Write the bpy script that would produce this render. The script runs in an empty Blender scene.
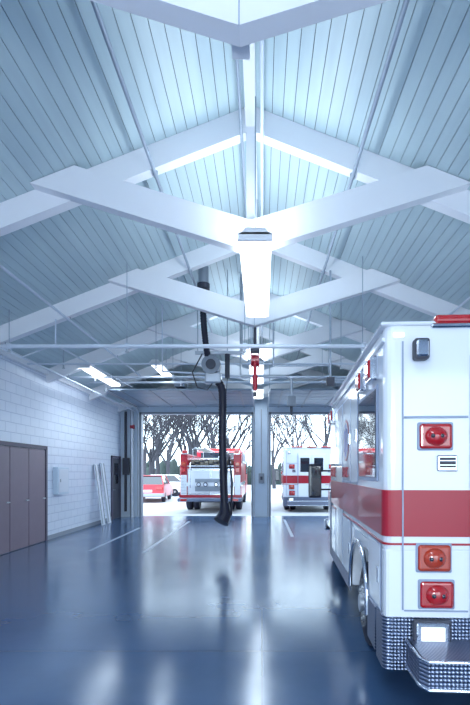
import bpy, bmesh, math, random
from mathutils import Vector, Matrix
random.seed(4)
S=bpy.context.scene
# ------------------------------------------------------------------ materials
def mat(name,col,rough=.5,metal=0.,noise=0.,nscale=4.,bump=0.,bscale=40.,emit=None,es=0.,coat=0.,trans=0.):
    m=bpy.data.materials.new(name); m.use_nodes=True
    nt=m.node_tree; p=nt.nodes['Principled BSDF']
    p.inputs['Base Color'].default_value=(*col,1); p.inputs['Roughness'].default_value=rough
    p.inputs['Metallic'].default_value=metal; p.inputs['Coat Weight'].default_value=coat
    p.inputs['Transmission Weight'].default_value=trans
    if emit: 
        p.inputs['Emission Color'].default_value=(*emit,1); p.inputs['Emission Strength'].default_value=es
    tc=nt.nodes.new('ShaderNodeTexCoord')
    if noise:
        n=nt.nodes.new('ShaderNodeTexNoise'); n.inputs['Scale'].default_value=nscale; n.inputs['Detail'].default_value=6
        r=nt.nodes.new('ShaderNodeMix'); r.data_type='RGBA'
        nt.links.new(tc.outputs['Object'],n.inputs['Vector']); nt.links.new(n.outputs['Fac'],r.inputs['Factor'])
        r.inputs['A'].default_value=(*[max(0,c*(1-noise)) for c in col],1); r.inputs['B'].default_value=(*[min(1,c*(1+noise)) for c in col],1)
        nt.links.new(r.outputs['Result'],p.inputs['Base Color'])
    if bump:
        n=nt.nodes.new('ShaderNodeTexNoise'); n.inputs['Scale'].default_value=bscale
        b=nt.nodes.new('ShaderNodeBump'); b.inputs['Strength'].default_value=bump; b.inputs['Distance'].default_value=.01
        nt.links.new(tc.outputs['Object'],n.inputs['Vector']); nt.links.new(n.outputs['Fac'],b.inputs['Height']); nt.links.new(b.outputs['Normal'],p.inputs['Normal'])
    return m
def N(nt,t,**k):
    n=nt.nodes.new(t)
    for a,b in k.items(): setattr(n,a,b)
    return n
def block_mat(name,c1,c2,mortar):
    m=bpy.data.materials.new(name); m.use_nodes=True; nt=m.node_tree; p=nt.nodes['Principled BSDF']
    g=N(nt,'ShaderNodeNewGeometry'); s=N(nt,'ShaderNodeSeparateXYZ'); ad=N(nt,'ShaderNodeMath',operation='ADD'); c=N(nt,'ShaderNodeCombineXYZ')
    nt.links.new(g.outputs['Position'],s.inputs[0]); nt.links.new(s.outputs['X'],ad.inputs[0]); nt.links.new(s.outputs['Y'],ad.inputs[1])
    nt.links.new(ad.outputs[0],c.inputs['X']); nt.links.new(s.outputs['Z'],c.inputs['Y'])
    b=N(nt,'ShaderNodeTexBrick'); b.inputs['Scale'].default_value=1; b.inputs['Brick Width'].default_value=.4; b.inputs['Row Height'].default_value=.2
    b.inputs['Mortar Size'].default_value=.008; b.inputs['Mortar Smooth'].default_value=.3
    b.inputs['Color1'].default_value=(*c1,1); b.inputs['Color2'].default_value=(*c2,1); b.inputs['Mortar'].default_value=(*mortar,1)
    nt.links.new(c.outputs[0],b.inputs['Vector']); nt.links.new(b.outputs['Color'],p.inputs['Base Color'])
    bu=N(nt,'ShaderNodeBump'); bu.invert=True; bu.inputs['Strength'].default_value=.6; bu.inputs['Distance'].default_value=.01
    nt.links.new(b.outputs['Fac'],bu.inputs['Height']); nt.links.new(bu.outputs[0],p.inputs['Normal'])
    p.inputs['Roughness'].default_value=.35
    return m
def floor_mat():
    m=bpy.data.materials.new('sealed_concrete'); m.use_nodes=True; nt=m.node_tree; p=nt.nodes['Principled BSDF']
    g=N(nt,'ShaderNodeNewGeometry')
    n1=N(nt,'ShaderNodeTexNoise'); n1.inputs['Scale'].default_value=.6; n1.inputs['Detail'].default_value=10; n1.inputs['Roughness'].default_value=.6
    n2=N(nt,'ShaderNodeTexNoise'); n2.inputs['Scale'].default_value=1.1; n2.inputs['Detail'].default_value=3; n2.inputs['Roughness'].default_value=.5
    r1=N(nt,'ShaderNodeValToRGB'); r1.color_ramp.elements[0].position=.3; r1.color_ramp.elements[1].position=.72
    r1.color_ramp.elements[0].color=(.040,.088,.19,1); r1.color_ramp.elements[1].color=(.062,.125,.25,1)
    r2=N(nt,'ShaderNodeMapRange'); r2.inputs[1].default_value=.3; r2.inputs[2].default_value=.7; r2.inputs[3].default_value=.15; r2.inputs[4].default_value=.22
    b=N(nt,'ShaderNodeTexBrick'); b.offset=0; b.inputs['Scale'].default_value=1; b.inputs['Brick Width'].default_value=4.6; b.inputs['Row Height'].default_value=4.2
    b.inputs['Mortar Size'].default_value=.005; b.inputs['Mortar Smooth'].default_value=0
    mx=N(nt,'ShaderNodeMix'); mx.data_type='RGBA'; mx.inputs['B'].default_value=(.03,.065,.14,1)
    for n in (n1,n2,b): nt.links.new(g.outputs['Position'],n.inputs['Vector'])
    nt.links.new(n1.outputs['Fac'],r1.inputs[0]); nt.links.new(r1.outputs[0],mx.inputs['A']); nt.links.new(b.outputs['Fac'],mx.inputs['Factor'])
    nt.links.new(mx.outputs['Result'],p.inputs['Base Color']); nt.links.new(n2.outputs['Fac'],r2.inputs[0]); nt.links.new(r2.outputs[0],p.inputs['Roughness'])
    bu=N(nt,'ShaderNodeBump'); bu.inputs['Strength'].default_value=.02; bu.inputs['Distance'].default_value=.02
    nt.links.new(n2.outputs['Fac'],bu.inputs['Height']); nt.links.new(bu.outputs[0],p.inputs['Normal'])
    p.inputs['Specular IOR Level'].default_value=1.0; p.inputs['Specular Tint'].default_value=(.84,.94,1,1)
    p.inputs['IOR'].default_value=1.6
    return m
def plate_mat():
    m=bpy.data.materials.new('diamond_plate'); m.use_nodes=True; nt=m.node_tree; p=nt.nodes['Principled BSDF']
    p.inputs['Metallic'].default_value=.9; p.inputs['Roughness'].default_value=.36
    tc=N(nt,'ShaderNodeTexCoord')
    def lin(a,b2,c2):
        v=N(nt,'ShaderNodeVectorMath',operation='DOT_PRODUCT'); v.inputs[1].default_value=(a,b2,c2); nt.links.new(tc.outputs['Object'],v.inputs[0])
        q=N(nt,'ShaderNodeMath',operation='SINE'); nt.links.new(v.outputs['Value'],q.inputs[0]); return q
    a=lin(130,95,130); b=lin(130,95,-130)
    mu=N(nt,'ShaderNodeMath',operation='MULTIPLY'); nt.links.new(a.outputs[0],mu.inputs[0]); nt.links.new(b.outputs[0],mu.inputs[1])
    r=N(nt,'ShaderNodeValToRGB'); r.color_ramp.elements[0].color=(.11,.14,.22,1); r.color_ramp.elements[1].color=(.4,.44,.56,1)
    r.color_ramp.elements[0].position=.1; r.color_ramp.elements[1].position=.6
    nt.links.new(mu.outputs[0],r.inputs[0]); nt.links.new(r.outputs[0],p.inputs['Base Color'])
    bu=N(nt,'ShaderNodeBump'); bu.inputs['Strength'].default_value=.6; bu.inputs['Distance'].default_value=.006
    nt.links.new(mu.outputs[0],bu.inputs['Height']); nt.links.new(bu.outputs[0],p.inputs['Normal'])
    return m
def plank_mat():
    m=bpy.data.materials.new('painted_planks'); m.use_nodes=True; nt=m.node_tree; p=nt.nodes['Principled BSDF']
    g=N(nt,'ShaderNodeNewGeometry'); mp=N(nt,'ShaderNodeMapping'); mp.inputs['Scale'].default_value=(7.,.35,0)
    n=N(nt,'ShaderNodeTexNoise'); n.inputs['Scale'].default_value=1.; n.inputs['Detail'].default_value=2
    r=N(nt,'ShaderNodeValToRGB'); r.color_ramp.elements[0].position=.3; r.color_ramp.elements[1].position=.7
    r.color_ramp.elements[0].color=(.50,.62,.67,1); r.color_ramp.elements[1].color=(.57,.70,.74,1)
    nt.links.new(g.outputs['Position'],mp.inputs[0]); nt.links.new(mp.outputs[0],n.inputs['Vector']); nt.links.new(n.outputs['Fac'],r.inputs[0]); nt.links.new(r.outputs[0],p.inputs['Base Color'])
    p.inputs['Roughness'].default_value=.4
    return m
M={}
M['plank']=plank_mat(); M['floor']=floor_mat(); M['block']=block_mat('painted_block',(.76,.82,.94),(.73,.80,.92),(.54,.61,.76))
M['wall']=mat('painted_wall',(.62,.73,.85),.5,noise=.05); M['beam']=mat('beam_paint',(.92,.93,.98),.4,noise=.03,nscale=2)
M['gap']=mat('gap_dark',(.08,.11,.14),.8); M['steel']=mat('galvanised_steel',(.5,.54,.6),.35,.8,noise=.1)
M['pipe']=mat('pipe_paint',(.72,.78,.88),.4); M['conduit']=mat('conduit_grey',(.40,.46,.55),.4,.3)
M['white']=mat('vehicle_white',(.80,.84,.91),.15,coat=.6); M['red']=mat('vehicle_red',(.38,.003,.022),.3,coat=.3)
M['redlens']=mat('red_lens',(.40,.004,.010),.12,coat=1,emit=(1,.02,.02),es=.04); M['amber']=mat('amber_lens',(.42,.035,.012),.15,coat=1,emit=(1,.15,.02),es=.03)
M['clear']=mat('lamp_glass',(.9,.93,1),.08,coat=1,emit=(.9,.95,1),es=.6); M['chrome']=mat('chrome',(.65,.68,.75),.12,1)
M['black']=mat('black_rubber',(.012,.014,.035),.6,bump=.3); M['blackgloss']=mat('black_glass',(.01,.015,.03),.06,coat=1)
M['hose']=mat('hose_rubber',(.012,.014,.035),.45); M['plate']=plate_mat()
M['door']=mat('door_brown',(.22,.165,.22),.45,noise=.12,nscale=3); M['frame']=mat('door_frame',(.09,.08,.13),.5)
M['lamp']=mat('fluorescent_lens',(1,1,1),.4,emit=(.93,.97,1),es=3.); M['lampbody']=mat('lamp_housing',(.85,.87,.92),.4)
M['line']=mat('floor_paint',(.36,.44,.56),.35,noise=.35,nscale=8); M['ground']=mat('asphalt_apron',(.42,.44,.48),.8,noise=.12,nscale=1.5,bump=.2)
M['bark']=mat('bark',(.05,.05,.065),.9,noise=.3); M['leaf']=mat('hedge_green',(.03,.05,.05),.8,noise=.4,nscale=3)
M['blue']=mat('decal_blue',(.03,.06,.35),.3); M['dark']=mat('dark_grey',(.05,.055,.08),.5); M['grey']=mat('mid_grey',(.28,.32,.38),.5)
M['seam']=mat('body_seam',(.30,.36,.50),.4)
M['tan']=mat('canvas_hose',(.3,.27,.22),.8,noise=.2,nscale=20); M['ovh']=mat('overhead_door_panel',(.24,.31,.40),.45)
# ------------------------------------------------------------------ builder
class B:
    def __init__(s): s.v=[];s.f=[];s.m=[];s.s=[];s.mats=[]
    def mi(s,k):
        if k not in s.mats: s.mats.append(k)
        return s.mats.index(k)
    def add(s,vs,fs,k,smooth=False):
        o=len(s.v); s.v+= [tuple(v) for v in vs]; i=s.mi(k)
        for f in fs: s.f.append([o+a for a in f]); s.m.append(i); s.s.append(smooth)
    def box(s,x0,x1,y0,y1,z0,z1,k,bev=0,seg=2,Mx=None):
        bm=bmesh.new(); bmesh.ops.create_cube(bm,size=1)
        for v in bm.verts: v.co=Vector(((x0+x1)/2+v.co.x*(x1-x0),(y0+y1)/2+v.co.y*(y1-y0),(z0+z1)/2+v.co.z*(z1-z0)))
        if bev: bmesh.ops.bevel(bm,geom=bm.edges[:],offset=bev,segments=seg,affect='EDGES',profile=.5)
        bm.verts.index_update()
        vs=[(Mx@v.co if Mx else v.co.copy()) for v in bm.verts]; fs=[[v.index for v in f.verts] for f in bm.faces]; bm.free()
        s.add(vs,fs,k,False)
    def rbox(s,x0,x1,y0,y1,z0,z1,r,k,n=6):
        poly=[]
        for cx,cy,a0 in ((x1-r,y1-r,0),(x0+r,y1-r,90),(x0+r,y0+r,180),(x1-r,y0+r,270)):
            for i in range(n+1):
                a=math.radians(a0+90*i/n); poly.append((cx+r*math.cos(a),cy+r*math.sin(a)))
        s.prism(poly,'z',z0,z1,k)
    def prism(s,poly,axis,a0,a1,k):
        n=len(poly)
        def P(p,a): return {'x':(a,p[0],p[1]),'y':(p[0],a,p[1]),'z':(p[0],p[1],a)}[axis]
        vs=[P(p,a0) for p in poly]+[P(p,a1) for p in poly]
        fs=[list(range(n)),list(range(2*n-1,n-1,-1))]+[[i,i+n,(i+1)%n+n,(i+1)%n] for i in range(n)]
        s.add(vs,fs,k)
    def tube(s,pts,r,k,seg=12,caps=True,smooth=True):
        pts=[Vector(p) for p in pts]; n=len(pts)
        rs=r if isinstance(r,(list,tuple)) else [r]*n
        t=(pts[1]-pts[0]).normalized(); u=t.orthogonal().normalized(); vs=[]
        for i in range(n):
            if i==0: t2=(pts[1]-pts[0])
            elif i==n-1: t2=pts[-1]-pts[-2]
            else: t2=pts[i+1]-pts[i-1]
            t2=t2.normalized() if t2.length>1e-9 else t
            u=(u-t2*u.dot(t2)).normalized(); w=t2.cross(u)
            for j in range(seg):
                a=2*math.pi*j/seg; vs.append(pts[i]+(u*math.cos(a)+w*math.sin(a))*rs[i])
        fs=[[i*seg+j,i*seg+(j+1)%seg,(i+1)*seg+(j+1)%seg,(i+1)*seg+j] for i in range(n-1) for j in range(seg)]
        s.add(vs,fs,k,smooth)
        if caps:
            s.add(vs[:seg],[list(range(seg))[::-1]],k); s.add(vs[-seg:],[list(range(seg))],k)
    def cyl(s,p0,p1,r,k,seg=20,r1=None): s.tube([p0,p1],[r,r if r1 is None else r1],k,seg)
    def ell(s,c,r,k,seg=20,rings=10):
        vs=[];
        for i in range(rings+1):
            a=math.pi*i/rings
            for j in range(seg):
                b=2*math.pi*j/seg; vs.append((c[0]+r[0]*math.sin(a)*math.cos(b),c[1]+r[1]*math.sin(a)*math.sin(b),c[2]+r[2]*math.cos(a)))
        fs=[[i*seg+j,(i+1)*seg+j,(i+1)*seg+(j+1)%seg,i*seg+(j+1)%seg] for i in range(rings) for j in range(seg)]
        s.add(vs,fs,k,True)
    def done(s,name,parent=None,loc=(0,0,0),rz=0):
        me=bpy.data.meshes.new(name); me.from_pydata(s.v,[],s.f)
        for k in s.mats: me.materials.append(M[k])
        me.polygons.foreach_set('material_index',s.m); me.polygons.foreach_set('use_smooth',s.s)
        bm=bmesh.new(); bm.from_mesh(me); bmesh.ops.recalc_face_normals(bm,faces=bm.faces[:]); bm.to_mesh(me); bm.free()
        me.update(); o=bpy.data.objects.new(name,me); S.collection.objects.link(o); o.location=loc; o.rotation_euler=(0,0,rz)
        if parent: o.parent=parent
        return o
def empty(name,loc,rz=0):
    o=bpy.data.objects.new(name,None); S.collection.objects.link(o); o.location=loc; o.rotation_euler=(0,0,rz); return o
# ------------------------------------------------------------------ room
RX=-.13; XL=-5.05; XR=4.79; YF=16.8; YB=-4.0; RH=5.92; WH=4.0; SL=(RH-WH)/(RX-XL)
def roof(x): return RH-SL*abs(x-RX)
b=B(); b.box(XL-.3,XR+.3,YB-.3,YF+.3,-.2,0,'floor'); b.done('floor')
b=B(); b.box(XL-.25,XL,YB-.25,YF+.25,0,WH-.02,'block'); b.done('wall_left')
b=B(); b.box(XR,XR+.25,YB-.25,YF+.25,0,WH-.02,'block'); b.done('wall_right')
D=[(-4.35,-.34),(.28,4.2)]; DH=3.74
def endwall(name,y0,y1):
    b=B(); 
    for a,c in ((XL,D[0][0]),(D[0][1],D[1][0]),(D[1][1],XR)): b.box(a,c,y0,y1,0,DH,'wall')
    b.prism([(XL,DH),(XR,DH),(XR,WH-.02),(RX,RH-.02),(XL,WH-.02)],'y',y0,y1,'wall'); b.done(name)
endwall('wall_front',YF,YF+.25); endwall('wall_back',YB-.25,YB)
b=B()
for side in (-1,1):
    W=(RX-XL+.5) if side<0 else (XR-RX+.5); pw=.125; n=int(W/pw)+1
    for i in range(n):
        x0=RX+side*(i*pw+.0035); x1=RX+side*((i+1)*pw-.0035)
        b.prism([(x0,roof(x0)),(x1,roof(x1)),(x1,roof(x1)+.03),(x0,roof(x0)+.03)],'y',YB-.3,YF+.3,'plank')
    xe=RX+side*W
    b.prism([(RX,RH+.014),(xe,roof(xe)+.014),(xe,roof(xe)+.16),(RX,RH+.16)],'y',YB-.3,YF+.3,'gap')
b.done('ceiling')
for i,yt in enumerate([.07-2.73,.07,2.80,5.53,8.26,10.99,13.72,16.45]):
    b=B(); t=.14
    for side,xe in ((-1,XL),(1,XR)):
        b.prism([(RX,RH-.002),(xe,roof(xe)-.002),(xe,roof(xe)-.30),(RX,RH-.30)],'y',yt,yt+t,'beam')
        zc=4.13; sl=.315; dp=.36
        dt=(RH-zc-dp)/(SL+sl); db=(RH-zc)/(SL+sl)
        b.prism([(RX,zc),(RX+side*db,zc+sl*db-.01),(RX+side*dt,zc+dp+sl*dt-.01),(RX,zc+dp)],'y',yt-t,yt-.001,'beam')
    b.box(RX-.055,RX+.055,yt-.02,yt+t,zc+.05,RH-.2,'beam')
    b.box(RX-.003,RX+.003,yt-t-.003,yt-t,zc,zc+dp,'seam')
    b.done('roof_truss')
b=B(); b.box(RX-.06,RX+.06,YB,YF,RH-.27,RH-.03,'beam'); b.cyl((RX+.13,YB,RH-.36),(RX+.13,YF,RH-.36),.022,'pipe',8)
b.cyl((RX-.11,YB,RH-.36),(RX-.11,YF,RH-.36),.018,'conduit',8); b.done('ridge_beam')
b=B()
for x in (-1.27,1.08):
    b.cyl((x,YB,roof(x)-.33),(x,YF,roof(x)-.33),.022,'conduit',8)
    for k in range(8): b.cyl((x,-2.59+k*2.73,roof(x)-.33),(x,-2.59+k*2.73,roof(x)-.29),.03,'conduit',8)
b.cyl((XL+.5,YB,3.78),(XL+.5,YF,3.78),.025,'pipe',8); b.cyl((-3.4,YB,4.28),(-3.4,YF,4.28),.02,'pipe',8); b.cyl((3.2,YB,4.28),(3.2,YF,4.28),.02,'pipe',8)
for k in range(7):
    y=-2.59+k*2.73; b.cyl((XL+.5,y,3.78),(XL+.5,y,roof(XL+.5)-.29),.008,'conduit',6)
    for x in (-3.4,3.2): b.cyl((x,y,4.28),(x,y,roof(x)-.29),.008,'conduit',6)
b.done('ceiling_conduit')
b=B(); b.box(XL,XL+.06,YB,YF,WH-.14,WH-.03,'beam'); b.done('trim_1')
b=B(); b.box(XR-.06,XR,YB,YF,WH-.14,WH-.03,'beam'); b.done('trim_2')
def crosspipe(y,z,x0,x1,r):
    b=B(); b.cyl((x0+.005,y,z),(x1-.005,y,z),r,'pipe',10)
    n=5
    for i in range(n):
        x=x0+(x1-x0)*(i+.42)/n; b.cyl((x,y,z),(x,y,roof(x)-.01),.007,'conduit',6)
        b.cyl((x,y,z+r),(x,y,z-.09),.018,'steel',8); b.cyl((x,y,z-.09),(x,y,z-.1),.035,'steel',8)
        b.tube([(x-.03,y,z),(x+.03,y,z)],r*1.5,'pipe',10)
    return b.done('sprinkler_pipe')
crosspipe(7.85,3.70,XL,XR,.035); crosspipe(13.1,4.1,XL,XR,.03); crosspipe(10.0,3.9,XL,XR,.02); crosspipe(11.9,4.0,XL,XR,.03)
b=B(); b.cyl((1.19,8.18,3.2),(1.19,8.18,roof(1.19)-.3),.018,'conduit',8); b.cyl((1.19,8.18,3.2),(3.4,8.18,3.2),.018,'conduit',8); b.cyl((3.4,8.18,3.2),(3.4,8.18,roof(3.4)-.3),.018,'conduit',8)
b.cyl((.2,8.18,3.45),(1.19,8.18,3.45),.014,'conduit',8); b.cyl((.2,8.18,3.45),(.2,8.18,4.2),.014,'conduit',8); b.box(1.12,1.26,8.14,8.22,3.1,3.25,'dark',.01)
b.done('drop_conduit')
b=B(); b.tube([(-5.03,7.2,3.98),(-4.1,8.0,3.55),(-3.6,8.2,3.82)],.014,'pipe',8); b.cyl((-3.6,8.2,3.82),(-3.6,8.2,roof(-3.6)-.3),.014,'pipe',8)
b.cyl((-3.6,8.22,3.82),(-3.6,13.0,3.95),.014,'pipe',8); b.done('wall_brace_conduit')
# exhaust duct run and air line towards the far bays
b=B(); b.tube([(-.45,9.9,3.62),(.5,9.9,3.62),(.62,9.9,3.55),(.62,9.9,3.2)],.03,'steel',10); b.cyl((-.45,9.9,3.62),(-.45,9.9,roof(-.45)-.02),.02,'steel',8)
b.box(.53,.71,9.84,9.96,2.98,3.2,'grey',.02); b.cyl((.62,9.9,2.98),(.62,9.9,2.8),.03,'dark',10)
b.cyl((-2.1,9.9,3.72),(-.45,9.9,3.62),.02,'pipe',8); b.cyl((-2.1,9.9,3.72),(-2.1,9.9,roof(-2.1)-.02),.014,'pipe',8); b.done('air_line')
# ------------------------------------------------------------------ light fixtures
def fixture(x,y0,y1,z,w=.34,dn=30,up=30):
    b=B()
    b.prism([(x-w*.3,z+.13),(x+w*.3,z+.13),(x+w*.47,z+.06),(x-w*.47,z+.06)],'y',y0,y1,'lampbody')
    b.prism([(x-w*.47,z+.06),(x+w*.47,z+.06),(x+w*.5,z+.03),(x+w*.36,z),(x-w*.36,z),(x-w*.5,z+.03)],'y',y0+.02,y1-.02,'lamp')
    b.box(x-w*.52,x+w*.52,y0,y0+.02,z-.005,z+.08,'lampbody'); b.box(x-w*.52,x+w*.52,y1-.02,y1,z-.005,z+.08,'lampbody')
    ym=(y0+y1)/2; b.box(x-w*.51,x+w*.51,ym-.006,ym+.006,z-.004,z+.07,'lampbody')
    for y in (y0+.25,y1-.25): b.cyl((x,y,z+.12),(x,y,roof(x)-(.28 if abs(x-RX)<.1 else .01)),.008,'conduit',6)
    o1=b.done('fluorescent_light')
    for k,e in ((0,dn),(1,up)):
        if not e: continue
        l=bpy.data.lights.new('tube_glow','AREA'); l.shape='RECTANGLE'; l.size=w; l.size_y=(y1-y0); l.energy=e; l.color=(.76,.89,1)
        o=bpy.data.objects.new('tube_glow',l); S.collection.objects.link(o); o.parent=o1; o.location=(x,(y0+y1)/2,z-.02 if not k else z+.16); o.rotation_euler=(math.pi if k else 0,0,0)
for y in (-.7,4.78,10.2): fixture(-.07 if y<5 else RX,y,y+2.4,3.96,.34,30,30 if y<0 else 60)
fixture(RX,14.3,16.2,4.12,.34,20,8)
fixture(-4.15,10.9,13.3,4.02,.3,18,0)
fixture(-2.6,11.4,13.0,4.2,.26,10,0)
fixture(3.8,3.0,5.4,4.02,.3,14,0); fixture(-4.15,0.2,2.6,4.02,.3,18,0)
# ------------------------------------------------------------------ overhead doors
for di,(a,c) in enumerate(D):
    b=B()
    for k in range(6):
        y0=13.35+k*.56; b.box(a-.04,c+.04,y0,y0+.54,3.92,3.97,'ovh',.008,1)
        for j in range(5): 
            x=a+.3+j*(c-a-.6)/4; b.box(x-.03,x+.03,y0,y0+.54,3.90,3.92,'grey')
    for x in (a-.09,c+.04):
        b.box(x,x+.05,13.2,16.5,3.86,3.91,'steel'); b.tube([(x+.025,16.5,3.88),(x+.025,16.66,3.82),(x+.025,16.74,3.66),(x+.025,16.75,.02)],.022,'steel',8)
        b.cyl((x+.025,13.3,3.9),(x+.025,13.3,roof(x)-.02),.012,'steel',6)
    b.cyl((a,16.6,4.15),(c,16.6,4.15),.03,'steel',10); 
    for q in range(2):
        xs=a+.5+q*(c-a-1.8); b.cyl((xs,16.6,4.15),(xs+.9,16.6,4.15),.06,'dark',12)
    b.box((a+c)/2-.15,(a+c)/2+.15,13.3,13.75,4.02,4.25,'grey',.02); b.box((a+c)/2-.04,(a+c)/2+.04,13.7,16.7,4.05,4.12,'steel')
    b.done('overhead_door')
for i,(a,c) in enumerate(D):
    b=B(); b.box(a-.03,a+.04,YF-.02,YF+.27,0,DH,'grey'); b.box(c-.04,c+.03,YF-.02,YF+.27,0,DH,'grey'); b.box(a-.03,c+.03,YF-.02,YF+.27,DH-.07,DH,'grey'); b.done('trim_%d'%(3+i))
b=B(); b.box(-.12,.08,YF-.1,YF-.001,1.2,1.55,'grey',.01); b.box(-.06,.02,YF-.12,YF-.1,1.32,1.44,'dark'); b.cyl((-.02,YF-.04,1.55),(-.02,YF-.04,DH+.1),.018,'steel',8); b.done('door_control_box')
b=B(); b.cyl((-4.62,YF-.1,0),(-4.62,YF-.1,3.8),.06,'steel',12); b.cyl((-4.85,YF-.08,.2),(-4.85,YF-.08,3.75),.045,'dark',10)
b.box(-4.95,-4.72,YF-.14,YF-.001,1.5,2.1,'dark',.01); b.cyl((-4.67,YF-.1,3.2),(-4.54,YF-.1,3.2),.08,'red',12); b.done('standpipe_riser')
b=B(); fx=XL+.001; 
b.box(fx,fx+.05,7.75,7.83,0,2.2,'frame'); b.box(fx,fx+.05,10.88,10.96,0,2.2,'frame'); b.box(fx,fx+.05,7.75,10.96,2.12,2.2,'frame')
for y0,y1 in ((7.84,8.58),(8.6,9.34),(9.36,10.1),(10.12,10.87)):
    b.box(fx,fx+.035,y0,y1,.01,2.11,'door',.006,1)
    b.cyl((fx+.035,y1-.1,1.0),(fx+.08,y1-.1,1.0),.015,'steel',8); b.cyl((fx+.08,y1-.2,1.0),(fx+.08,y1-.08,1.0),.012,'steel',8)
b.done('door_1')
b=B(); b.box(fx,fx+.05,15.7,15.76,0,2.15,'frame'); b.box(fx,fx+.05,16.6,16.66,0,2.15,'frame'); b.box(fx,fx+.05,15.7,16.66,2.09,2.15,'frame')
b.box(fx,fx+.035,15.77,16.59,.01,2.08,'dark',.005,1); b.box(fx+.035,fx+.04,15.95,16.4,1.2,1.9,'blackgloss'); b.cyl((fx+.035,15.87,1),(fx+.09,15.87,1),.02,'steel',8); b.done('door_2')
b=B(); b.box(fx,fx+.12,11.35,12.0,1.05,1.72,'wall',.01); b.box(fx+.12,fx+.13,11.4,11.95,1.1,1.67,'pipe',.004,1); b.box(fx+.13,fx+.145,11.45,11.48,1.35,1.43,'steel'); b.done('electrical_panel')
b=B()
for k,(y,h) in enumerate(((14.0,1.85),(14.55,1.9))):
    Mx=Matrix.Translation((fx+.27,y,0))@Matrix.Rotation(math.radians(-7.5),4,'Y'); b.box(0,.03,0,.3,.005,h,'pipe',.004,1,Mx); 
    b.box(.028,.04,.02,.05,.03,h-.02,'grey',0,1,Mx); b.box(.028,.04,.25,.28,.03,h-.02,'grey',0,1,Mx)
b.done('leaning_boards')
b=B(); b.box(fx,fx+.02,YB,7.75,0,.1,'grey'); b.box(fx,fx+.02,10.96,15.7,0,.1,'grey'); b.done('baseboard_left')
for x,y0,y1 in ((-3.5,9.5,13.5),(-2.35,9.3,15.2),(.75,11.6,15.8)):
    b=B(); b.box(x-.04,x+.04,y0,y1,.0,.003,'line'); b.done('floor_stripe')
# ------------------------------------------------------------------ exhaust hose
def ribbed(b,pts,r,k):
    P=[Vector(p) for p in pts]; out=[]
    for i in range(len(P)-1):
        p0=P[max(i-1,0)];p1=P[i];p2=P[i+1];p3=P[min(i+2,len(P)-1)]; n=max(4,int((p2-p1).length/.025))
        for j in range(n):
            t=j/n; out.append(.5*((2*p1)+(-p0+p2)*t+(2*p0-5*p1+4*p2-p3)*t*t+(-p0+3*p1-3*p2+p3)*t**3))
    out.append(P[-1]); b.tube(out,[r*(1.0 if i%2 else .88) for i in range(len(out))],k,14)
e=empty('exhaust_extraction_hose',(0,0,0))
b=B(); ribbed(b,[(-.90,9.5,3.45),(-.80,9.5,3.2),(-.80,9.5,2.4),(-.78,9.5,1.5),(-.76,9.5,.95)],.085,'hose')
b.tube([(-.76,9.5,.98),(-.75,9.5,.85),(-.76,9.48,.72),(-.82,9.42,.60)],[.09,.11,.14,.16],'hose',16)
b.tube([(-.62,9.45,.72),(-.60,9.45,1.4),(-.66,9.45,1.9),(-.72,9.45,1.5),(-.70,9.45,.9)],.022,'hose',8); b.done('drop_hose',e)
b=B(); b.cyl((-1.12,9.0,roof(-1.12)-.01),(-1.12,9.0,5.2),.10,'steel',16); b.cyl((-1.12,9.0,5.2),(-1.12,9.0,5.1),.12,'dark',16)
ribbed(b,[(-1.12,9.0,5.1),(-1.14,9.1,4.7),(-1.12,9.3,4.2),(-1.08,9.45,3.85)],.065,'hose'); b.done('feed_duct',e)
b=B(); b.cyl((-1.02,9.36,3.75),(-1.02,9.6,3.75),.19,'grey',24); b.cyl((-1.02,9.33,3.75),(-1.02,9.36,3.75),.10,'dark',16)
b.box(-1.15,-.82,9.38,9.6,3.38,3.6,'steel',.03); b.cyl((-.7,9.5,3.98),(-.7,9.5,3.5),.05,'dark',14); b.cyl((-.7,9.5,3.98),(-.7,9.5,roof(-.7)-.01),.01,'conduit',6)
b.box(-1.35,-.35,9.47,9.53,3.98,4.04,'steel'); b.cyl((-1.3,9.5,4.04),(-1.3,9.5,roof(-1.3)-.01),.012,'steel',6); b.cyl((-.4,9.5,4.04),(-.4,9.5,roof(-.4)-.01),.012,'steel',6)
b.tube([(-1.2,9.45,3.98),(-1.4,9.45,3.6),(-1.3,9.45,3.3),(-1.1,9.45,3.25),(-.95,9.45,3.45)],.014,'dark',8)
b.cyl((-.7,9.5,3.5),(-.79,9.5,2.3),.006,'dark',6); b.tube([(-.89,9.5,2.3),(-.69,9.5,2.3)],.03,'steel',8)
b.done('balancer_blower',e)
b=B(); y=8.2; b.cyl((-.12,y,4.12),(-.12,y,3.75),.025,'dark',8); b.box(-.2,-.04,y-.05,y+.05,3.68,3.76,'dark',.01)
b.cyl((-.17,y,3.54),(-.07,y,3.54),.10,'red',24); b.cyl((-.19,y,3.54),(-.17,y,3.54),.13,'red',24); b.cyl((-.07,y,3.54),(-.05,y,3.54),.13,'red',24)
b.cyl((-.12,y-.1,3.5),(-.12,y-.1,3.12),.03,'red',8); b.cyl((-.12,y-.1,3.25),(-.12,y-.1,3.0),.05,'red',12,.035); b.box(-.15,-.09,y-.12,y-.08,2.9,2.98,'dark',.01); b.done('cord_reel')
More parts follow.
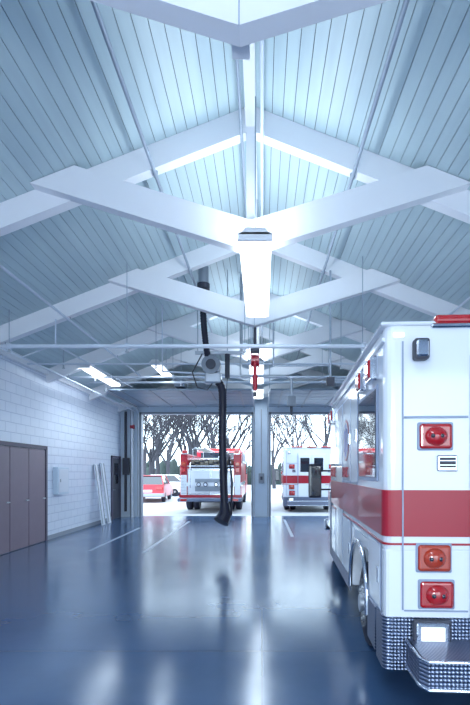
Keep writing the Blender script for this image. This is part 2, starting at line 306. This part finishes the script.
# ------------------------------------------------------------------ vehicles
def wheel(b,x0,x1,y,r):
    s=1 if x1>x0 else -1
    b.tube([(x0,y,r),(x0+s*.03,y,r),(x0+s*.05,y,r),(x1-s*.05,y,r),(x1,y,r)],[r*.6,r*.93,r,r,r*.93],'black',32)
    b.cyl((x0,y,r),(x0+s*.035,y,r),r*.58,'chrome',24); b.cyl((x0-s*.03,y,r),(x0+s*.03,y,r),r*.2,'steel',16)
    for i in range(8):
        a=i*math.pi/4; b.cyl((x0-s*.012,y+r*.38*math.cos(a),r+r*.38*math.sin(a)),(x0+.01*s,y+r*.38*math.cos(a),r+r*.38*math.sin(a)),.014,'steel',6)
def lamp_rect(b,x0,x1,z0,z1,k,y=0,d=.04):
    b.box(x0-.012,x1+.012,y-.015,y+.01,z0-.012,z1+.012,'seam',.012,2)
    cx=(x0+x1)/2; cz=(z0+z1)/2; b.box(x0,x1,y-d*.6,y,z0,z1,k,.02,3); b.ell((cx,y-d*.4,cz),((x1-x0)*.36,d,(z1-z0)*.4),k)
    for q in (-1,1): b.ell((cx+q*(x1-x0)*.13,y-d*.95,cz),((x1-x0)*.09,d*.5,(z1-z0)*.12),'blackgloss',12,6)
def make_ambulance(loc,rz):
    e=empty('ambulance',loc,rz); W=2.3;Lb=3.9
    b=B()
    b.box(0,W,0,Lb,1.0,2.65,'white',.07,4)
    b.box(0.0,W,1.62,Lb,.42,1.08,'white',.03,2); b.box(0.0,W,.0,.66,.42,1.08,'white',.03,2); b.box(.55,W-.55,.5,1.7,.5,1.05,'dark')
    b.box(0.02,W-.02,.6,1.7,.93,1.05,'white'); 
    b.box(.6,1.7,.1,5.9,.38,.55,'dark')
    cy=1.14; arc=[(-.012,cy+.5*math.cos(a),.5+.46*math.sin(a)) for a in [math.pi*i/14 for i in range(15)]]
    b.tube([(-.012,cy+.5,.42)]+arc+[(-.012,cy-.5,.42)],.022,'chrome',8); b.tube([(W+.012,p[1],p[2]) for p in arc],.022,'chrome',8)
    b.rbox(-.014,W+.014,-.008,Lb-.05,1.155,1.475,.07,'red'); b.rbox(-.010,W+.010,-.006,Lb-.06,1.095,1.11,.07,'red')
    for y0,y1,z0,z1 in ((.12,.58,.62,1.08),(1.68,2.3,.5,1.08),(1.2,1.64,1.5,2.4),(1.68,2.3,1.5,2.4),(2.36,3.05,.5,2.4),(3.12,3.8,.5,1.08),(3.12,3.8,1.5,2.4)):
        for xs in (-.012,W+.001): 
            b.box(xs+.002,xs+.009,y0-.012,y1+.012,z0-.012,z1+.012,'seam'); b.box(xs,xs+.011,y0,y1,z0,z1,'white',.004,1)
            if z1-z0<.7 or z0>1.2:
                b.box(xs-.008 if xs<0 else xs+.008,xs+.006 if xs<0 else xs+.02,y0+.04,y0+.1,(z0+z1)/2-.06,(z0+z1)/2+.06,'chrome',.003,1)
    for xs in (-.016,W):
        b.box(xs,xs+.016,.22,1.08,1.53,2.25,'seam',.006,1); b.box(xs-.004,xs+.02,.25,1.05,1.56,2.22,'blackgloss',.004,1)
    b.box(-.02,0,.0,Lb,2.5,2.53,'white',.004,1)
    b.box(-.03,W+.03,-.02,Lb+.02,2.61,2.635,'white',.008,1)
    b.box(.115,.125,-.012,0,.65,2.5,'seam'); b.box(.13,.56,-.014,0,1.97,1.985,'seam'); b.box(.13,.56,-.01,0,.64,.65,'seam')
    b.box(W-.125,W-.115,-.012,0,.65,2.5,'seam')
    b.box(.6,1.14,-.03,.0,.6,2.35,'white',.015,2); b.box(1.16,1.7,-.03,.0,.6,2.35,'white',.015,2)
    for x in (.68,1.24): b.box(x,x+.38,-.036,-.02,1.62,2.2,'blackgloss',.01,1)
    b.box(.6,1.7,-.035,-.02,1.155,1.475,'red'); b.box(1.06,1.1,-.07,-.03,1.0,1.12,'chrome',.008,1); b.box(1.2,1.24,-.07,-.03,1.0,1.12,'chrome',.008,1)
    b.box(.575,.595,-.02,0,.6,2.4,'seam')
    for x in (.33,1.53): 
        b.box(x-.02,x+.46,-.03,.12,2.585,2.62,'chrome',.01,1); b.box(x,x+.44,-.04,.1,2.615,2.675,'redlens',.025,3)
    b.box(.95,1.35,-.04,.1,2.61,2.66,'amber',.02,3)
    for x in (.05,2.17): b.box(x,x+.08,-.03,0,2.52,2.56,'clear',.01,2)
    for x in (.18,W-.3):
        b.box(x,x+.1,-.10,-.01,2.36,2.50,'dark',.015,2); b.box(x+.01,x+.09,-.11,-.09,2.375,2.485,'chrome',.01,1)
    for s in (0,1):
        f=lambda a,c:(a,c) if not s else (W-c,W-a)
        lamp_rect(b,*f(.23,.45),1.76,1.93,'redlens',0,.05)
        lamp_rect(b,*f(.22,.44),.92,1.10,'amber',0,.05); lamp_rect(b,*f(.235,.46),.67,.85,'redlens',0,.05)
        a,c=f(.35,.49); b.box(a,c,-.02,0,1.605,1.715,'chrome',.008,1); b.box(a+.015,c-.015,-.024,-.015,1.63,1.70,'dark',.003,1); 
        for q in range(2): b.box(a+.015,c-.015,-.03,-.02,1.645+q*.03,1.65+q*.03,'chrome')
    b.rbox(-.014,W+.014,-.014,.3,.24,.60,.06,'plate'); b.box(-.014,0,.3,.62,.26,.58,'plate'); b.box(-.014,0,1.66,Lb,.36,.5,'plate')
    b.box(-.014,.02,Lb-.22,Lb+.012,.36,1.3,'plate',.005,1)
    for x in (.2,W-.42):
        b.box(x-.02,x+.24,-.05,-.01,.41,.595,'dark',.015,2); b.box(x,x+.22,-.06,-.04,.43,.575,'chrome',.012,2); b.box(x+.03,x+.19,-.068,-.058,.455,.55,'clear',.004,1)
    b.prism([(.14,-.014),(.14,-.34),(.18,-.40),(W-.18,-.40),(W-.14,-.34),(W-.14,-.014)],'z',.28,.44,'plate')
    b.prism([(.16,-.014),(.16,-.33),(.19,-.385),(W-.19,-.385),(W-.16,-.33),(W-.16,-.014)],'z',.44,.455,'plate')
    b.tube([(.14,-.02,.28),(.14,-.34,.28),(.18,-.40,.28),(W-.18,-.40,.28),(W-.14,-.34,.28),(W-.14,-.02,.28)],.013,'chrome',8)
    b.tube([(.14,-.02,.45),(.14,-.34,.45),(.18,-.40,.45),(W-.18,-.40,.45),(W-.14,-.34,.45),(W-.14,-.02,.45)],.011,'chrome',8)
    for y in (.28,.75,3.2,3.6):
        for xs in (-.05,W):
            b.box(xs-.004,xs+.054,y-.02,y+.2,2.29,2.47,'chrome',.01,1); b.box(xs-.02 if xs<0 else xs+.02,xs+.05 if xs<0 else xs+.07,y,y+.18,2.31,2.45,'redlens',.02,3)
    for cxs,s in ((-.014,-1),(W+.014,1)):
        yc,zc=2.0,1.95; b.cyl((cxs,yc,zc),(cxs+s*.003,yc,zc),.23,'red',32); b.cyl((cxs+s*.003,yc,zc),(cxs+s*.005,yc,zc),.205,'white',32)
        for a in (0,60,120):
            Mx=Matrix.Translation((cxs+s*.007,yc,zc))@Matrix.Rotation(math.radians(a),4,'X'); b.box(-.001,.001,-.045,.045,-.175,.175,'blue',0,1,Mx)
    b.done('module_body',e)
    b=B(); prof=[(3.85,.5),(3.85,2.05),(4.0,2.15),(4.85,2.12),(5.35,1.55),(6.2,1.35),(6.35,1.2),(6.35,.5)]
    b.prism(prof,'x',.18,W-.18,'white'); b.box(.172,W-.172,3.9,6.34,1.05,1.22,'red')
    b.prism([(4.05,1.45),(4.05,1.98),(4.8,1.98),(5.15,1.5)],'x',.165,W-.165,'blackgloss')
    b.box(.3,W-.3,6.34,6.38,.75,1.2,'chrome',.02); b.box(.1,W-.1,6.3,6.5,.42,.65,'chrome',.03); b.box(.3,W-.3,4.0,4.3,2.12,2.3,'redlens',.03,2)
    for s in (0,1):
        xa=-.30 if not s else W+.08; b.box(xa,xa+.22,4.72,4.80,1.16,1.74,'black',.03,3); b.box(xa+.015,xa+.205,4.712,4.722,1.2,1.70,'blackgloss')
        for z in (1.3,1.62): b.cyl((xa+.1,4.78,z),(.2 if not s else W-.2,4.9,z),.014,'black',8)
    b.done('cab',e)
    b=B()
    wheel(b,.03,.27,1.14,.38); wheel(b,.3,.54,1.14,.38); wheel(b,W-.03,W-.27,1.14,.38); wheel(b,W-.3,W-.54,1.14,.38); wheel(b,.14,.4,5.3,.38); wheel(b,W-.14,W-.4,5.3,.38)
    b.cyl((.2,1.14,.38),(W-.2,1.14,.38),.06,'dark',10); b.cyl((.2,5.3,.38),(W-.2,5.3,.38),.05,'dark',10)
    b.box(.002,.3,.62,.64,.18,.6,'black'); 
    b.done('wheels',e)
    for txt,z,sz,k,y in (('RESCUE',1.53,.2,'red',3.75),('MEDIC',1.54,.17,'red',2.3)):
        cu=bpy.data.curves.new('lettering','FONT'); cu.body=txt; cu.size=sz; cu.extrude=.003; cu.materials.append(M[k])
        o=bpy.data.objects.new('lettering',cu); S.collection.objects.link(o); o.parent=e; o.location=(-.02,y,z); o.rotation_euler=(math.pi/2,0,-math.pi/2)
    return e
make_ambulance((.85,3.25,0),-.051)
make_ambulance((.88,19.2,-.02),-.02)
def fire_engine(loc,rz):
    e=empty('fire_engine',loc,rz); W=2.45; b=B()
    b.box(0,.3,0,4.2,.55,2.35,'red',.03,2); b.box(W-.3,W,0,4.2,.55,2.35,'red',.03,2); b.box(.25,W-.25,.05,4.2,.6,1.75,'chrome',.01,1)
    b.box(.25,W-.25,.3,4.2,1.75,1.9,'dark')
    for i in range(9):
        for k in range(4): b.box(.36+i*.19,.52+i*.19,.35,4.0,1.9+k*.06,1.95+k*.06,'tan' if (i*3+k)%4 else 'dark',.02,2)
    b.box(.03,.27,-.02,0,.7,1.5,'white',.01,1); b.box(W-.27,W-.03,-.02,0,.7,1.5,'white',.01,1)
    b.box(.33,1.2,.02,.05,.75,1.68,'white',.01,1); b.box(1.25,2.1,.02,.05,.75,1.68,'white',.01,1); b.box(.6,1.85,.0,.03,.85,1.35,'grey',.01,1)
    for x in (.75,1.02,1.45,1.7): b.cyl((x,-.04,1.12),(x,.04,1.12),.09,'dark',16); b.cyl((x,-.06,1.12),(x,-.03,1.12),.06,'chrome',16)
    for i in range(12): b.box(.05,.25,-.03,-.02,.75+i*.06,.77+i*.06,'chrome')
    for x in (.06,W-.24): b.box(x,x+.18,-.05,-.01,1.6,1.8,'redlens',.02,2); b.box(x,x+.18,-.05,-.01,1.86,2.02,'amber',.02,2)
    for x in (.08,W-.28): b.box(x,x+.2,-.02,.2,2.35,2.5,'redlens',.03,2); b.box(x-.02,x+.22,-.03,.22,2.33,2.36,'chrome')
    b.box(-.02,W+.02,-.5,.02,.46,.6,'plate',.02,1); b.box(-.03,W+.03,-.03,0,.6,.7,'red')
    b.box(.1,.35,-.52,-.48,.48,.57,'redlens',.01,1); b.box(W-.35,W-.1,-.52,-.48,.48,.57,'redlens',.01,1)
    for x in (.42,W-.42): b.tube([(x,-.0,1.0),(x,-.1,1.05),(x,-.1,1.95),(x,0.05,2.0)],.02,'chrome',8)
    b.cyl((.3,-.04,1.85),(W-.3,-.04,1.85),.02,'chrome',8)
    for z in (2.0,2.4): b.box(W+.02,W+.06,.2,4.0,z,z+.07,'steel')
    for i in range(12): b.cyl((W+.04,.35+i*.3,2.05),(W+.04,.35+i*.3,2.42),.015,'steel',6)
    for x in (.55,.95): b.box(x,x+.05,.1,3.8,2.55,2.62,'steel')
    for i in range(12): b.cyl((.57,.2+i*.3,2.58),(.98,.2+i*.3,2.58),.015,'steel',6)
    b.tube([(.5,.15,2.1),(.5,.15,2.55),(1.05,.15,2.55)],.018,'steel',8); b.tube([(.5,3.5,2.1),(.5,3.5,2.55),(1.05,3.5,2.55)],.018,'steel',8)
    b.box(1.5,1.9,1.2,2.4,2.1,2.4,'dark',.03); b.cyl((1.5,.6,2.2),(1.9,.5,2.45),.05,'chrome',10)
    b.box(-.006,W+.006,-.006,4.2,1.05,1.2,'white'); b.box(.05,W-.05,4.2,4.9,.55,2.3,'chrome',.01,1)
    b.prism([(4.9,.55),(4.9,2.6),(5.1,2.7),(7.2,2.7),(7.45,2.4),(7.6,1.6),(7.6,.55)],'x',0,W,'red')
    b.box(-.008,W+.008,5.05,5.8,1.5,2.35,'blackgloss'); b.box(-.008,W+.008,6.1,7.2,1.5,2.35,'blackgloss'); b.box(.2,W-.2,4.885,4.9,2.2,2.6,'blackgloss')
    b.box(.3,W-.3,6.5,6.8,2.7,2.88,'redlens',.04,2); b.box(0,W,7.55,7.9,.45,.7,'chrome',.03,1)
    b.done('body',e); b=B()
    for y in (1.6,6.4):
        wheel(b,.02,.3,y,.5); wheel(b,W-.02,W-.3,y,.5)
        if y<2: wheel(b,.33,.6,y,.5); wheel(b,W-.33,W-.6,y,.5)
        b.cyl((.2,y,.5),(W-.2,y,.5),.08,'dark',10)
    b.box(.6,W-.6,.1,7.5,.4,.6,'dark'); b.done('wheels',e)
fire_engine((-3.28,18.8,-.02),.0)
def car(loc,rz,paint):
    e=empty('car',loc,rz); b=B(); W=1.75
    b.prism([(0,.5),(.05,.3),(4.3,.28),(4.4,.5),(4.3,.75),(3.3,.92),(.9,.98),(.1,.95)],'x',0,W,paint)
    vs=[(0.06,.35,.95),(W-.06,.35,.95),(W-.06,3.35,.9),(.06,3.35,.9),(.22,.9,1.4),(W-.22,.9,1.4),(W-.22,2.45,1.42),(.22,2.45,1.42)]
    b.add(vs,[[0,1,5,4],[1,2,6,5],[2,3,7,6],[3,0,4,7]],'blackgloss'); b.box(.2,W-.2,.86,2.5,1.395,1.44,paint,.02,2)
    for p,q in ((0,4),(1,5),(2,6),(3,7)): b.tube([vs[p],vs[q]],.035,paint,8)
    for x in (.05,W-.4): b.box(x,x+.35,-.0,.05,.68,.84,'redlens',.02,1); b.box(x,x+.35,4.28,4.38,.55,.68,'clear',.02,1)
    b.box(-.02,W+.02,-.08,.15,.32,.5,'grey',.03,2); b.box(.6,1.15,-.012,.03,.56,.68,'white')
    b.done('body',e); b=B()
    for y in (.85,3.5): wheel(b,-.01,.2,y,.31); wheel(b,W+.01,W-.2,y,.31); b.cyl((.1,y,.31),(W-.1,y,.31),.04,'dark',8)
    b.done('wheels',e)
car((-6.9,24.5,-.02),.08,'red'); car((-4.9,31,-.02),math.pi/2,'white'); car((-9.6,27,-.02),.0,'red')
# ------------------------------------------------------------------ outdoors
b=B(); b.box(-60,60,YF+.3,90,-.22,-.02,'ground'); b.box(-60,60,-40,YB-.3,-.22,-.02,'ground'); b.done('ground')
def branch(b,p,d,l,r,depth):
    q=p+d*l; b.tube([p,q],[r,r*.65],'bark',5,caps=False)
    if depth==0: return
    for i in range(3 if depth>1 else 4):
        nd=(d+Vector((random.uniform(-.75,.75),random.uniform(-.75,.75),random.uniform(-.1,.5)))).normalized()
        branch(b,p+d*l*random.uniform(.55,1),nd,l*random.uniform(.6,.85),r*.55,depth-1)
def place(src,name,x,y,s,rz):
    o=bpy.data.objects.new(name,src.data); S.collection.objects.link(o); o.location=(x,y,-.02); o.scale=(s,s,s); o.rotation_euler=(0,0,rz)
b=B(); branch(b,Vector((0,0,-.05)),Vector((0,0,1)),3.2,.18,5); t1=b.done('bare_tree',loc=(3.0,37,-.02))
b=B(); branch(b,Vector((0,0,-.05)),Vector((.05,0,1)),3.8,.2,5); t2=b.done('bare_tree',loc=(-9.6,38,-.02))
for x,y,s,t in ((5.4,42,1.1,t2),(1.2,46,1.0,t2),(-8.2,41,1.1,t1),(-6.4,44,1.3,t2),(-4.2,41,1,t1),(-11.8,42,1.2,t1),(8,40,1,t1),(-2.6,46,1.1,t1),(-9.2,46,1.2,t1),(-7.6,50,1.4,t2),(-11,50,1.4,t2),(-5,51,1.3,t1),(-13.5,47,1.3,t2),(-4.0,55,1.5,t2),(-9,55,1.5,t1),(3.6,52,1.2,t1),(-10.2,43,1,t2),(-12.5,54,1.4,t1),(-6.8,54,1.3,t1)):
    place(t,'bare_tree',x,y,s,random.uniform(0,6))
b=B()
for r in range(2):
    for i in range(60):
        x=-20+i*.68+random.uniform(-.2,.2); y=60+r*.9+random.uniform(-.4,.4); b.ell((x,y,.5),(.7,.7,random.uniform(1.0,3.0)),'leaf',8,5)
b.done('hedge')
# ------------------------------------------------------------------ light
w=bpy.data.worlds.new('sky'); S.world=w; w.use_nodes=True; bg=w.node_tree.nodes['Background']; bg.inputs[0].default_value=(.70,.87,1,1); bg.inputs[1].default_value=4.9
l=bpy.data.lights.new('sun','SUN'); l.energy=2; l.angle=.15; l.color=(1,.98,.95); o=bpy.data.objects.new('sun',l); S.collection.objects.link(o); o.rotation_euler=(math.radians(38),math.radians(-20),0)
# added fill light behind the camera, brightens beam fronts and ceiling
l=bpy.data.lights.new('beam_fill','AREA'); l.size=.9; l.energy=105; l.color=(.86,.93,1); o=bpy.data.objects.new('beam_fill',l); S.collection.objects.link(o); o.location=(-.6,-2.2,2.2); o.rotation_euler=(math.radians(115),0,math.radians(8))
c=bpy.data.cameras.new('camera'); c.sensor_width=36; c.sensor_fit='AUTO'; c.lens=24; c.shift_x=-27/705; c.shift_y=119.5/705; c.clip_end=300
o=bpy.data.objects.new('camera',c); S.collection.objects.link(o); o.location=(0,0,1.6); o.rotation_euler=(math.pi/2,0,0); S.camera=o
S.view_settings.view_transform='Standard'
